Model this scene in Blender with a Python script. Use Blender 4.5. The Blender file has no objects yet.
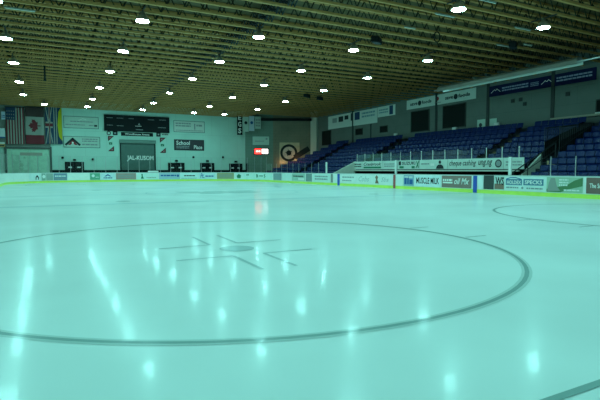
import bpy, bmesh, math, random
from mathutils import Vector, Matrix
random.seed(7)
scn = bpy.context.scene
col = scn.collection
PI = math.pi

# ------------------------------------------------------------------ camera maths
# world: x runs across the rink, y along it, z up; the camera stands at the boards of one corner
YAW = math.radians(27.8); PITCH = math.atan(30/480); FPX = 480.0; CAMZ = 1.36
FWD = Vector((math.sin(YAW)*math.cos(PITCH), math.cos(YAW)*math.cos(PITCH), -math.sin(PITCH)))
RGT = Vector((math.cos(YAW), -math.sin(YAW), 0))
UPV = RGT.cross(FWD)
CAM = Vector((0, 0, CAMZ))
def ray(px, py):
    return FWD + RGT*((px-300)/FPX) - UPV*((py-200)/FPX)
def project(p):
    d = p-CAM; z = d.dot(FWD)
    return 300+FPX*d.dot(RGT)/z, 200-FPX*d.dot(UPV)/z

class Frame:
    """flat surface: a runs to the viewer's right, b up, d out towards the viewer"""
    def __init__(s, origin, right):
        s.o = Vector(origin); s.r = Vector(right).normalized(); s.u = Vector((0,0,1)); s.n = s.r.cross(s.u)
    def __call__(s, a, b, d=0):
        return s.o + s.r*a + s.u*b + s.n*d
    def hit(s, px, py):
        r = ray(px, py); t = (s.o-CAM).dot(s.n)/r.dot(s.n)
        q = CAM + r*t - s.o
        return q.dot(s.r), q.z
    def rect(s, x0, x1, yt, yb, xr=None):
        xr = (x0+x1)/2 if xr is None else xr
        ym = (yt+yb)/2
        return s.hit(x0, ym)[0], s.hit(x1, ym)[0], s.hit(xr, yb)[1], s.hit(xr, yt)[1]
class Shift:
    def __init__(s, M, a0, b0, d0=0): s.M, s.a0, s.b0, s.d0 = M, a0, b0, d0
    def __call__(s, a, b, d=0): return s.M(a+s.a0, b+s.b0, d+s.d0)

# ------------------------------------------------------------------ materials
def nodes(m):
    m.use_nodes = True
    return m.node_tree.nodes, m.node_tree.links
MATS = {}
def mat(name, c, rough=.6, metal=0, spec=.3, noise=.0, scale=3, bump=0, emit=None, strength=0):
    if name in MATS: return MATS[name]
    m = bpy.data.materials.new(name); N, L = nodes(m)
    b = N['Principled BSDF']
    b.inputs['Roughness'].default_value = rough; b.inputs['Metallic'].default_value = metal
    b.inputs['Specular IOR Level'].default_value = spec
    b.inputs['Base Color'].default_value = (*c, 1)
    if noise or bump:
        tc = N.new('ShaderNodeTexCoord'); nz = N.new('ShaderNodeTexNoise')
        nz.inputs['Scale'].default_value = scale; nz.inputs['Detail'].default_value = 5
        L.new(tc.outputs['Object'], nz.inputs['Vector'])
        if noise:
            mr = N.new('ShaderNodeMapRange')
            mr.inputs['From Min'].default_value = .3; mr.inputs['From Max'].default_value = .7
            mr.inputs['To Min'].default_value = 1-noise; mr.inputs['To Max'].default_value = 1+noise
            L.new(nz.outputs['Fac'], mr.inputs['Value'])
            hs = N.new('ShaderNodeHueSaturation'); hs.inputs['Color'].default_value = (*c, 1)
            L.new(mr.outputs[0], hs.inputs['Value']); L.new(hs.outputs[0], b.inputs['Base Color'])
        if bump:
            bp = N.new('ShaderNodeBump'); bp.inputs['Strength'].default_value = bump; bp.inputs['Distance'].default_value = .02
            L.new(nz.outputs['Fac'], bp.inputs['Height']); L.new(bp.outputs[0], b.inputs['Normal'])
    if emit:
        b.inputs['Emission Color'].default_value = (*emit, 1); b.inputs['Emission Strength'].default_value = strength
    MATS[name] = m
    return m

ICE_BASE = (.74, .86, .84)
def ice_like(name, c, mixc=None):
    m = bpy.data.materials.new(name); N, L = nodes(m); b = N['Principled BSDF']
    tc = N.new('ShaderNodeTexCoord')
    n1 = N.new('ShaderNodeTexNoise'); n1.inputs['Scale'].default_value = 3.5; n1.inputs['Detail'].default_value = 6
    n2 = N.new('ShaderNodeTexNoise'); n2.inputs['Scale'].default_value = .35; n2.inputs['Detail'].default_value = 3
    n3 = N.new('ShaderNodeTexNoise'); n3.inputs['Scale'].default_value = 45; n3.inputs['Detail'].default_value = 2
    for n in (n1, n2, n3): L.new(tc.outputs['Object'], n.inputs['Vector'])
    mr = N.new('ShaderNodeMapRange'); mr.inputs['From Min'].default_value = .3; mr.inputs['From Max'].default_value = .7
    mr.inputs['To Min'].default_value = .93; mr.inputs['To Max'].default_value = 1.05
    L.new(n2.outputs['Fac'], mr.inputs['Value'])
    hs = N.new('ShaderNodeHueSaturation'); hs.inputs['Color'].default_value = (*c, 1)
    L.new(mr.outputs[0], hs.inputs['Value']); L.new(hs.outputs[0], b.inputs['Base Color'])
    ad = N.new('ShaderNodeMath'); ad.operation = 'MULTIPLY_ADD'; ad.inputs[1].default_value = .35
    L.new(n3.outputs['Fac'], ad.inputs[0]); L.new(n1.outputs['Fac'], ad.inputs[2])
    bp = N.new('ShaderNodeBump'); bp.inputs['Strength'].default_value = .045; bp.inputs['Distance'].default_value = .02
    L.new(ad.outputs[0], bp.inputs['Height']); L.new(bp.outputs[0], b.inputs['Normal'])
    rr = N.new('ShaderNodeMapRange'); rr.inputs['From Min'].default_value = .3; rr.inputs['From Max'].default_value = .7
    rr.inputs['To Min'].default_value = .02; rr.inputs['To Max'].default_value = .06
    L.new(n1.outputs['Fac'], rr.inputs['Value']); L.new(rr.outputs[0], b.inputs['Roughness'])
    b.inputs['Roughness'].default_value = .9; b.inputs['Specular IOR Level'].default_value = 0
    for l in list(b.inputs['Roughness'].links): L.remove(l)
    g1 = N.new('ShaderNodeBsdfGlossy'); L.new(rr.outputs[0], g1.inputs['Roughness']); L.new(bp.outputs[0], g1.inputs['Normal'])
    g2 = N.new('ShaderNodeBsdfGlossy'); g2.inputs['Roughness'].default_value = .19; L.new(bp.outputs[0], g2.inputs['Normal'])
    g = N.new('ShaderNodeMixShader'); SH = N.new('ShaderNodeMath'); SH.operation = 'MULTIPLY_ADD'; SH.inputs[1].default_value = -.65; SH.inputs[2].default_value = .92; L.new(SH.outputs[0], g.inputs[0]); L.new(g1.outputs[0], g.inputs[1]); L.new(g2.outputs[0], g.inputs[2])
    fr = N.new('ShaderNodeFresnel'); fr.inputs[0].default_value = 1.31
    L.new(fr.outputs[0], SH.inputs[0])
    mf = N.new('ShaderNodeMath'); mf.operation = 'MULTIPLY'; mf.inputs[1].default_value = .42
    L.new(fr.outputs[0], mf.inputs[0]); x = N.new('ShaderNodeMixShader'); L.new(mf.outputs[0], x.inputs[0])
    L.new(b.outputs[0], x.inputs[1]); L.new(g.outputs[0], x.inputs[2]); L.new(x.outputs[0], N['Material Output'].inputs[0])
    MATS[name] = m
    return m

M_ICE = ice_like('ice', ICE_BASE)
M_LINE = ice_like('ice line red under ice', (.28, .42, .40)); M_EDGE = ice_like('ice line blurred edge', (.54, .68, .655))
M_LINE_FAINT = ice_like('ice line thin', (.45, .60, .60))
M_BLUE_LINE = ice_like('ice line blue under ice', (.50, .70, .74))
M_LOGO_ICE = ice_like('ice logo', (.52, .70, .68))

WHITE = mat('white paint', (.78, .80, .74), .5, noise=.05)
BOARD = mat('board white plastic', (.80, .84, .80), .3, spec=.4, noise=.03)
YELLOW = mat('yellow kick plastic', (.62, .84, .13), .4, noise=.05)
CAPM = mat('board cap', (.55, .62, .60), .4)
CONC = mat('concrete', (.36, .35, .33), .8, noise=.15, scale=2, bump=.1)
DARKF = mat('rubber floor', (.05, .055, .06), .9, noise=.1)
BLACK = mat('black paint', (.006, .008, .009), .5, spec=.15)
NEARBLACK = mat('dark panel', (.007, .011, .013), .5, spec=.12, noise=.1)
STEEL = mat('steel', (.55, .56, .56), .35, metal=.8)
ALU = mat('aluminium', (.75, .77, .76), .3, metal=.9)
PALE = mat('pale metal paint', (.75, .78, .74), .4)
GREY = mat('grey paint', (.30, .32, .30), .6, noise=.08)
SEAT = mat('seat blue plastic', (.0005, .014, .100), .30, spec=.22)
NAVY = mat('navy vinyl', (.006, .009, .06), .6, spec=.1)
REDV = mat('dark red vinyl', (.30, .02, .03), .5)
TEXTW = mat('white lettering', (.85, .86, .82), .5)
TEXTG = mat('grey lettering', (.30, .34, .34), .5)
BLK = mat('soft blue block', (.07, .20, .32), .5)
PRINT = mat('faded print', (.42, .50, .48), .5)
TEXTK = mat('black lettering', (.02, .025, .03), .5)
TEXTB = mat('blue lettering', (.03, .12, .34), .5)
TEXTGR = mat('green lettering', (.03, .22, .12), .5)

def glass_mat():
    m = bpy.data.materials.new('rink glass'); N, L = nodes(m)
    N.remove(N['Principled BSDF'])
    t = N.new('ShaderNodeBsdfTransparent'); t.inputs[0].default_value = (.95, .98, .97, 1)
    g = N.new('ShaderNodeBsdfGlossy'); g.inputs['Roughness'].default_value = .03
    f = N.new('ShaderNodeFresnel'); f.inputs[0].default_value = 1.45
    ml = N.new('ShaderNodeMath'); ml.operation = 'MULTIPLY'; ml.inputs[1].default_value = .22
    x = N.new('ShaderNodeMixShader'); L.new(f.outputs[0], ml.inputs[0]); L.new(ml.outputs[0], x.inputs[0])
    L.new(t.outputs[0], x.inputs[1]); L.new(g.outputs[0], x.inputs[2])
    L.new(x.outputs[0], N['Material Output'].inputs[0])
    return m
GLASS = glass_mat()

def wood_mat(name, c1, c2, sc=1.2):
    m = bpy.data.materials.new(name); N, L = nodes(m); b = N['Principled BSDF']
    tc = N.new('ShaderNodeTexCoord'); mp = N.new('ShaderNodeMapping'); mp.inputs['Scale'].default_value = (.5, 6, 6)
    nz = N.new('ShaderNodeTexNoise'); nz.inputs['Scale'].default_value = sc; nz.inputs['Detail'].default_value = 6
    oi = N.new('ShaderNodeObjectInfo'); mx = N.new('ShaderNodeMix'); mx.data_type = 'RGBA'
    av = N.new('ShaderNodeVectorMath'); av.operation = 'ADD'
    L.new(tc.outputs['Object'], mp.inputs[0]); L.new(mp.outputs[0], av.inputs[0]); L.new(oi.outputs['Location'], av.inputs[1])
    L.new(av.outputs[0], nz.inputs['Vector'])
    mx.inputs['A'].default_value = (*c1, 1); mx.inputs['B'].default_value = (*c2, 1)
    L.new(nz.outputs['Fac'], mx.inputs['Factor']); L.new(mx.outputs['Result'], b.inputs['Base Color'])
    b.inputs['Roughness'].default_value = .7
    return m
CHORD = wood_mat('joist timber', (.34, .175, .055), (.64, .335, .11))
DECK = wood_mat('roof deck', (.05, .035, .012), (.15, .10, .035), .6)
WEB = mat('joist web steel', (.03, .025, .015), .7)

# ------------------------------------------------------------------ mesh builder
class MB:
    def __init__(s): s.v = []; s.f = []
    def poly(s, pts):
        b = len(s.v); s.v += [Vector(p) for p in pts]; s.f.append(tuple(range(b, b+len(pts))))
    def hexa(s, p):          # 8 points: bottom loop then top loop
        b = len(s.v); s.v += [Vector(q) for q in p]
        for f in ((3,2,1,0),(4,5,6,7),(0,1,5,4),(1,2,6,5),(2,3,7,6),(3,0,4,7)):
            s.f.append(tuple(b+i for i in f))
    def box(s, x0, x1, y0, y1, z0, z1):
        s.hexa([(x0,y0,z0),(x1,y0,z0),(x1,y1,z0),(x0,y1,z0),(x0,y0,z1),(x1,y0,z1),(x1,y1,z1),(x0,y1,z1)])
    def mbox(s, M, a0, a1, b0, b1, d0, d1, n=1):   # box on a surface map
        for i in range(n):
            A0 = a0+(a1-a0)*i/n; A1 = a0+(a1-a0)*(i+1)/n
            s.hexa([M(A0,b0,d1),M(A1,b0,d1),M(A1,b0,d0),M(A0,b0,d0),M(A0,b1,d1),M(A1,b1,d1),M(A1,b1,d0),M(A0,b1,d0)])
    def tube(s, p, q, r, n=6, cap=True):
        p, q = Vector(p), Vector(q); d = (q-p).normalized()
        h = Vector((0,0,1)) if abs(d.z) < .9 else Vector((1,0,0))
        a = d.cross(h).normalized(); c = d.cross(a); b = len(s.v)
        for e in (p, q):
            for i in range(n):
                t = 2*PI*i/n; s.v.append(e + a*(r*math.cos(t)) + c*(r*math.sin(t)))
        for i in range(n):
            j = (i+1) % n; s.f.append((b+i, b+j, b+n+j, b+n+i))
        if cap:
            s.f.append(tuple(b+i for i in reversed(range(n)))); s.f.append(tuple(b+n+i for i in range(n)))
    def lathe(s, prof, n=20, o=(0,0,0)):
        o = Vector(o); b = len(s.v)
        for r, z in prof:
            for i in range(n):
                t = 2*PI*i/n; s.v.append(o+Vector((r*math.cos(t), r*math.sin(t), z)))
        for k in range(len(prof)-1):
            for i in range(n):
                j = (i+1) % n; s.f.append((b+k*n+i, b+k*n+j, b+(k+1)*n+j, b+(k+1)*n+i))
    def extrude_profile(s, prof, M):   # unused profile helper kept simple
        pass
    def data(s, name, m, smooth=False, recalc=True):
        me = bpy.data.meshes.new(name); me.from_pydata([tuple(v) for v in s.v], [], s.f); me.validate(); me.update()
        if recalc:
          bm = bmesh.new(); bm.from_mesh(me); bmesh.ops.recalc_face_normals(bm, faces=bm.faces); bm.to_mesh(me); bm.free()
        if smooth:
            for p in me.polygons: p.use_smooth = True
        me.materials.append(m)
        return me
    def build(s, name, m, parent=None, smooth=False, loc=None, bevel=0, recalc=True):
        o = bpy.data.objects.new(name, s.data(name, m, smooth, recalc)); col.objects.link(o)
        if parent is not None: o.parent = parent
        if loc is not None: o.location = loc
        if bevel:
            bv = o.modifiers.new('bevel', 'BEVEL'); bv.width = bevel; bv.segments = 2
        return o

def tag(o, label, cat, group=None):
    o['label'] = label; o['category'] = cat
    if group: o['group'] = group
    return o
def struct(o):
    o['kind'] = 'structure'; return o
def empty(name, label, cat, group=None, loc=(0,0,0), rz=0):
    o = bpy.data.objects.new(name, None); col.objects.link(o); o.empty_display_size = .1
    o.location = loc; o.rotation_euler = (0,0,rz)
    return tag(o, label, cat, group)
def copy_tree(o, parent=None):
    c = o.copy(); col.objects.link(c)
    if parent is not None: c.parent = parent
    for ch in o.children: copy_tree(ch, c)
    return c
ONES = 'zeroth first second third fourth fifth sixth seventh eighth ninth tenth eleventh twelfth thirteenth fourteenth fifteenth sixteenth seventeenth eighteenth nineteenth'.split()
TENS = {20:'twent', 30:'thirt', 40:'fort', 50:'fift', 60:'sixt', 70:'sevent', 80:'eight', 90:'ninet'}
def nth(n):
    if n < 20: return ONES[n]
    t = n//10*10
    return TENS[t]+'ieth' if n == t else TENS[t]+'y-'+ONES[n-t]

# ------------------------------------------------------------------ lettering and marks on surfaces
_tc = {}
def text_polys(txt, bold=0, slant=0):
    k = (txt, bold, slant)
    if k in _tc: return _tc[k]
    cu = bpy.data.curves.new('lettering', 'FONT'); cu.body = txt; cu.resolution_u = 2; cu.offset = bold; cu.shear = slant
    o = bpy.data.objects.new('lettering', cu); col.objects.link(o)
    dg = bpy.context.evaluated_depsgraph_get(); dg.update()
    me = o.evaluated_get(dg).to_mesh()
    vs = [(v.co.x, v.co.y) for v in me.vertices]; fs = [tuple(p.vertices) for p in me.polygons]
    o.evaluated_get(dg).to_mesh_clear(); bpy.data.objects.remove(o); bpy.data.curves.remove(cu)
    _tc[k] = (vs, fs)
    return vs, fs
def text_on(mb, M, txt, a0, a1, b0, b1, d, bold=.01, slant=0):
    vs, fs = text_polys(txt, bold, slant)
    xs = [v[0] for v in vs]; ys = [v[1] for v in vs]
    sx = (a1-a0)/(max(xs)-min(xs)); sy = (b1-b0)/(max(ys)-min(ys)); b = len(mb.v)
    for x, y in vs: mb.v.append(M(a0+(x-min(xs))*sx, b0+(y-min(ys))*sy, d))
    for f in fs: mb.f.append(tuple(b+i for i in f))
def decorate(parent, M, w, h, items, d=.012):
    """marks on a w x h panel; every item in fractions of the panel"""
    for it in items:
        k, m = it[0], it[1]; d += .004; mb = MB(); nm = 'emblem'
        if k == 'text':
            _, _, s, x0, y0, x1, y1 = it[:7]; text_on(mb, M, s, x0*w, x1*w, y0*h, y1*h, d, *(it[7:])); nm = 'lettering'
        elif k == 'bars':   # lines of print too small to read
            _, _, rows, x0, y0, x1, y1 = it; rh = (y1-y0)/rows; nm = 'lettering'
            for r in range(rows):
                x = x0*w; yb = (y0+rh*(r+.2))*h; yt = (y0+rh*(r+.75))*h
                while x < x1*w-.02:
                    l = random.uniform(.8, 3.2)*(yt-yb); xe = min(x1*w, x+l)
                    mb.poly([M(x,yb,d),M(xe,yb,d),M(xe,yt,d),M(x,yt,d)]); x = xe+(yt-yb)*.35
        elif k == 'rect':
            _, _, x0, y0, x1, y1 = it; n = max(1, int((x1-x0)*w/.25))
            for i in range(n):
                A, B = (x0+(x1-x0)*i/n)*w, (x0+(x1-x0)*(i+1)/n)*w
                mb.poly([M(A,y0*h,d),M(B,y0*h,d),M(B,y1*h,d),M(A,y1*h,d)])
        elif k == 'poly':
            mb.poly([M(x*w,y*h,d) for x, y in it[2]])
        elif k == 'disc':
            _, _, cx, cy, r = it; mb.poly([M(cx*w+r*h*math.cos(t*PI/10), cy*h+r*h*math.sin(t*PI/10), d) for t in range(20)])
        elif k == 'ring':
            _, _, cx, cy, r, r2 = it
            for t in range(28):
                q = [(r, t), (r, t+1), (r2, t+1), (r2, t)]
                mb.poly([M(cx*w+R*h*math.cos(T*PI/14), cy*h+R*h*math.sin(T*PI/14), d) for R, T in q])
        elif k == 'stroke':  # polyline brush stroke
            _, _, th, pts = it
            for (xa, ya), (xb, yb) in zip(pts, pts[1:]):
                A = Vector((xa*w, ya*h)); B = Vector((xb*w, yb*h)); n = (B-A).orthogonal().normalized()*th*h
                e = (B-A).normalized()*th*h*.6; A = A-e; B = B+e
                mb.poly([M(*(A+n),d),M(*(A-n),d),M(*(B-n),d),M(*(B+n),d)])
        mb.build(nm, m, parent)
def panel(name, M0, rect, m, label, cat, items=(), group=None, thick=.03, d0=.01, frame=None, fw=.06, fd=.05):
    a0, a1, b0, b1 = rect; M = Shift(M0, a0, b0, d0); w, h = a1-a0, b1-b0
    mb = MB(); mb.mbox(M, 0, w, 0, h, 0, thick, max(1, int(w/.12)) if isinstance(M0, Path) else 1)
    o = tag(mb.build(name, m), label, cat, group)
    if frame:
        fb = MB()
        for r in ((-fw,w+fw,-fw,0),(-fw,w+fw,h,h+fw),(-fw,0,0,h),(w,w+fw,0,h)): fb.mbox(M, *r, 0, fd)
        fb.build('frame', frame, o)
    decorate(o, M, w, h, items, thick)
    return o

# ------------------------------------------------------------------ layout
XL, XR = -3.4, 22.6          # side boards
YN, YF = -1.8, 59.4          # end boards
RC = 8.5                     # corner radius
BH = 1.07                    # board height
ZJ = 8.51                    # underside of the joists
WX0, WX1 = -5.4, 33.0        # side walls
WY0, WY1 = -7.0, 63.0        # end walls
CX0, CY0 = 24.6, 63.0        # angled corner wall
CX1, CY1 = 32.9, 59.0

class Path:
    """the board line as a surface map: a = length along the boards starting at the near end of the left side, clockwise"""
    def __init__(s):
        s.segs = []
        s.l1 = (YF-RC)-(YN+RC); s.arc = PI/2*RC; s.l2 = (XR-RC)-(XL+RC)
        s.total = 2*(s.l1+s.l2)+4*s.arc
    def plan(s, a):
        a = a % s.total
        for k in range(4):
            L = s.l1 if k % 2 == 0 else s.l2
            if a <= L or a-L <= s.arc+1e-9:
                th = PI/2-k*PI/2
                d = Vector((round(math.cos(th)), round(math.sin(th)))); n = Vector((d.y, -d.x))
                start = (Vector((XL, YN+RC)), Vector((XL+RC, YF)), Vector((XR, YF-RC)), Vector((XR-RC, YN)))[k]
                if a <= L: return start+d*a, n
                t = (a-L)/RC; c = start+d*L+n*RC
                nn = n*math.cos(t)-d*math.sin(t)
                return c-nn*RC, nn
            a -= L+s.arc
        return Vector((XL, YN+RC)), Vector((1, 0))
    def __call__(s, a, b, d=0):
        p, n = s.plan(a); p = p+n*d
        return Vector((p.x, p.y, b))
PATH = Path()
S_FAR0 = PATH.l1                                   # far left corner starts
S_RIGHT = PATH.l1+PATH.arc*2+PATH.l2               # right straight starts
_tab = []
for i in range(6000):
    a = PATH.l1*.75 + i*(S_RIGHT+PATH.l1-PATH.l1*.75)/6000
    q = PATH(a, .6)
    if (q-CAM).dot(FWD) > 1: _tab.append((project(q)[0], a))
def path_at(px):
    return min(_tab, key=lambda t: abs(t[0]-px))[1]

FAR = Frame((0, WY1, 0), (1, 0, 0))
RIGHT = Frame((WX1, 0, 0), (0, -1, 0))
ANG = Frame((CX0, CY0, 0), (CX1-CX0, CY1-CY0, 0))

# ------------------------------------------------------------------ room shell
def wallmat(name, c, noise=.06, lines=None):
    m = bpy.data.materials.new(name); N, L = nodes(m); b = N['Principled BSDF']; b.inputs['Roughness'].default_value = .65
    tc = N.new('ShaderNodeTexCoord'); nz = N.new('ShaderNodeTexNoise'); nz.inputs['Scale'].default_value = .5; nz.inputs['Detail'].default_value = 5
    L.new(tc.outputs['Object'], nz.inputs['Vector'])
    mr = N.new('ShaderNodeMapRange'); mr.inputs['From Min'].default_value = .3; mr.inputs['From Max'].default_value = .7
    mr.inputs['To Min'].default_value = 1-noise; mr.inputs['To Max'].default_value = 1+noise
    L.new(nz.outputs['Fac'], mr.inputs['Value'])
    hs = N.new('ShaderNodeHueSaturation'); hs.inputs['Color'].default_value = (*c, 1)
    L.new(mr.outputs[0], hs.inputs['Value']); src = hs.outputs[0]
    if lines:
        br = N.new('ShaderNodeTexBrick'); br.offset = .5
        br.inputs['Scale'].default_value = 1; br.inputs['Brick Width'].default_value = lines[0]; br.inputs['Row Height'].default_value = lines[1]
        br.inputs['Mortar Size'].default_value = .015
        br.inputs['Color1'].default_value = br.inputs['Color2'].default_value = (1,1,1,1); br.inputs['Mortar'].default_value = (.8,.8,.8,1)
        sp = N.new('ShaderNodeSeparateXYZ'); cb = N.new('ShaderNodeCombineXYZ'); ad = N.new('ShaderNodeMath')
        L.new(tc.outputs['Object'], sp.inputs[0]); L.new(sp.outputs[0], ad.inputs[0]); L.new(sp.outputs[1], ad.inputs[1])
        L.new(ad.outputs[0], cb.inputs[0]); L.new(sp.outputs[2], cb.inputs[1]); L.new(cb.outputs[0], br.inputs['Vector'])
        mx = N.new('ShaderNodeMix'); mx.data_type = 'RGBA'; mx.blend_type = 'MULTIPLY'; mx.inputs['Factor'].default_value = 1
        L.new(src, mx.inputs['A']); L.new(br.outputs['Color'], mx.inputs['B']); src = mx.outputs['Result']
    L.new(src, b.inputs['Base Color'])
    return m
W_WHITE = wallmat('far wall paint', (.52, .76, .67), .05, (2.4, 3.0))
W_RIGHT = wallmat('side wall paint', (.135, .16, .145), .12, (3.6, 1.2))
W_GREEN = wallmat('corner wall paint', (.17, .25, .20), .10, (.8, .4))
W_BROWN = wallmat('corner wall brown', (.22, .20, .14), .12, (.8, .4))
W_LEFT = wallmat('left wall paint', (.45, .44, .38), .1)

mb = MB(); mb.box(WX0-.3, WX1+3, WY0-.3, WY1+.3, -.4, -.02); struct(mb.build('floor', CONC))
# ice sheet: rounded rectangle
mb = MB(); n = 220
mb.poly([PATH(PATH.total*(1-i/n), 0, .01) for i in range(n)])
ice = struct(mb.build('floor_ice', M_ICE, recalc=False))
ZT = 9.52
mb = MB(); mb.box(WX0-.3, WX1+.3, WY0-.3, WY1+.3, ZT, ZT+.2); struct(mb.build('ceiling', DECK))
mb = MB(); mb.box(WX0-.3, CX0, WY1, WY1+.3, -.02, ZT); struct(mb.build('wall_far', W_WHITE))
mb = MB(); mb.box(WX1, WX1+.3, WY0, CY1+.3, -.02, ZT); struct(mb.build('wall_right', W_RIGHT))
mb = MB(); mb.box(WX0-.3, WX0, WY0, WY1, -.02, ZT); struct(mb.build('wall_left', W_LEFT))
mb = MB(); mb.box(WX0-.3, WX1+.3, WY0-.3, WY0, -.02, ZT); struct(mb.build('wall_near', W_LEFT))
aL = (Vector((CX1,CY1))-Vector((CX0,CY0))).length
aS = ANG.hit(274, 150)[0]
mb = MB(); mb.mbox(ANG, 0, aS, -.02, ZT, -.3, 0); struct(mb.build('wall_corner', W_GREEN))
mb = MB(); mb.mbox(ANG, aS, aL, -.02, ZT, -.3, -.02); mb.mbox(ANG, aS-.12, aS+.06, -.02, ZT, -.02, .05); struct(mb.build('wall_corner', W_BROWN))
mb = MB(); mb.mbox(ANG, 1.2, aL, ZJ-.35, ZJ-.02, .02, .5); struct(mb.build('trim_1', NEARBLACK))            # soffit over the corner
mb = MB(); mb.mbox(FAR, FAR.hit(50,171)[0], CX0, 1.05, 1.36, .01, .12); struct(mb.build('trim_2', NEARBLACK))  # dark rail along the far wall
mb = MB(); mb.mbox(RIGHT, *RIGHT.rect(310, 317.5, 121, 150)[:2], -.02, ZT, .01, .2); struct(mb.build('trim_3', mat('pilaster paint', (.62,.62,.54), .6)))

# ------------------------------------------------------------------ ice markings
def flat(name, polys, m, z=.004):
    mb = MB()
    for p in polys: mb.poly([(x, y, z) for x, y in p])
    return struct(mb.build(name, m, recalc=False))
def ringp(cx, cy, r, w, n=96):
    out = []
    for i in range(n):
        t0, t1 = 2*PI*i/n, 2*PI*(i+1)/n
        out.append([(cx+(r+s)*math.cos(t), cy+(r+s)*math.sin(t)) for s, t in ((-w/2,t0),(w/2,t0),(w/2,t1),(-w/2,t1))])
    return out
def discp(cx, cy, r, n=32): return [[(cx+r*math.cos(2*PI*i/n), cy+r*math.sin(2*PI*i/n)) for i in range(n)]]
def rectp(x0, x1, y0, y1): return [[(x0,y0),(x1,y0),(x1,y1),(x0,y1)]]
AX = (XL+XR)/2
FOX, FOY = 2.88, 7.81
def board_y(x, end):   # where the end board crosses x
    c = XL+RC if x < XL+RC else XR-RC if x > XR-RC else x
    dy = math.sqrt(max(0, RC*RC-(x-c)**2))
    return YF-RC+dy if end else YN+RC-dy
def end_line_x(y):
    e = YN+RC-y if y < YN+RC else y-(YF-RC)
    d = math.sqrt(RC*RC-e*e) if e > 0 else RC
    return XL+RC-d, XR-RC+d
GOALN, GOALF, BLUEN, BLUEF, CENTRE = 1.75, 55.05, 20.4, 36.3, 28.3
for k, (cx, cy) in enumerate(((FOX,FOY),(2*AX-FOX,FOY),(FOX,2*CENTRE-FOY),(2*AX-FOX,2*CENTRE-FOY))):
    P = ringp(cx, cy, 4.55, .055) 
    for sx in (-1, 1):
        for sy in (-1, 1):
            P += rectp(*sorted((cx+sx*4.58, cx+sx*5.15)), cy+sy*.85-.025, cy+sy*.85+.025)
    flat('floor_marking', ringp(cx, cy, 4.55, .13), M_EDGE, .003)
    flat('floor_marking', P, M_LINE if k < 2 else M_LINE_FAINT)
    P = discp(cx, cy, .30)
    for sx in (-1, 1):
        for sy in (-1, 1):
            x, y = cx+sx*.26-.04, cy+sy*.62-.03
            P += rectp(*sorted((x, x+sx*.9)), y-.03, y+.03) + rectp(x-.03, x+.03, *sorted((y, y+sy*1.17)))
    flat('floor_marking', P, M_LINE_FAINT, .005)
for y in (GOALN, GOALF):
    x0, x1 = end_line_x(y); flat('floor_marking', rectp(x0+.05, x1-.05, y-.03, y+.03), M_LINE)
for y in (BLUEN, BLUEF): flat('floor_marking', rectp(XL+.02, XR-.02, y-.15, y+.15), M_BLUE_LINE)
flat('floor_marking', rectp(XL+.02, XR-.02, CENTRE-.15, CENTRE+.15), M_BLUE_LINE)
flat('floor_marking', ringp(AX, CENTRE, 4.55, .06), M_BLUE_LINE, .006)
for dx in (-6.7, 6.7):
    for y in (BLUEN+1.6, BLUEF-1.6): flat('floor_marking', discp(AX+dx, y, .3), M_LINE_FAINT)
LG = []
for (x0, x1, y0, y1) in ((-2.6,-1.2,.8,1.6),(-.9,.4,.8,1.6),(.7,2.4,.8,1.6),(-2.4,2.2,-.2,.3),(-1.8,-.4,-1.6,-.8),(0,1.8,-1.6,-.8)):
    LG += rectp(AX+x0, AX+x1, CENTRE+y0, CENTRE+y1)
flat('floor_marking', LG, M_LOGO_ICE, .008)

# ------------------------------------------------------------------ rink boards
boards = empty('rink_boards', 'white dasher boards with yellow kick plate all round the ice', 'boards')
nb = 1300
def ring_strip(b0, b1, d0, d1):
    mb = MB(); T = PATH.total
    for i in range(nb):
        a0, a1 = T*i/nb, T*(i+1)/nb
        for q in (((b0,d1),(b1,d1)), ((b1,d1),(b1,d0)), ((b1,d0),(b0,d0)), ((b0,d0),(b0,d1))):
            (p0, e0), (p1, e1) = q
            mb.poly([PATH(a0,p0,e0), PATH(a1,p0,e0), PATH(a1,p1,e1), PATH(a0,p1,e1)])
    return mb
def weld(mb):
    return mb
ring_strip(.21, BH-.04, -.09, 0).build('facing', BOARD, boards)
ring_strip(0, .21, -.09, .012).build('kick_plate', YELLOW, boards)
ring_strip(BH-.04, BH, -.11, .01).build('cap_rail', CAPM, boards)

def ad(x0, x1, c, label, items=(), name='advert_panel', z0=.25, z1=1.0, cat='advert', group='adverts on the rink boards'):
    a0, a1 = path_at(x0), path_at(x1)
    m = mat('vinyl %.2f %.2f %.2f' % c, c, .35, spec=.4, noise=.04)
    return panel(name, PATH, (a0, a1, z0, z1), m, label, cat, items, group, thick=.006, d0=.014)
MW = (.78, .84, .80)
# far left corner and far end
ad(29, 41, (.70,.80,.78), 'white corner board panel with a small dark house emblem', [('poly',TEXTK,[(.55,.15),(.55,.5),(.68,.8),(.82,.5),(.82,.15),(.75,.15),(.75,.45),(.62,.45),(.62,.15)])])
ad(41.5, 45.5, (.30,.42,.36), 'narrow grey green board panel with pale round mark', [('disc',TEXTW,.55,.55,.25)])
ad(46, 53, (.34,.42,.38), 'plain grey board panel left of the blue advert at the far end')
ad(53.5, 67, (.20,.30,.40), 'blue board advert with a row of white print, far left', [('bars',TEXTW,1,.1,.45,.9,.75),('bars',TEXTG,1,.1,.15,.9,.38)])
ad(68, 89, (.86,.90,.84), 'blank bright white board panel in front of a dark viewing window')
ad(90, 100, (.14,.42,.28), 'green board advert with white disc emblem', [('disc',TEXTW,.32,.6,.22),('bars',TEXTW,1,.55,.3,.9,.5)])
ad(100.5, 115, (.70,.82,.86), 'pale board advert with blue mountain arc logo', [('poly',TEXTB,[(.25,.5),(.5,.85),(.75,.5),(.62,.5),(.5,.65),(.38,.5)]),('bars',TEXTB,1,.2,.15,.8,.4)])
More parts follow.
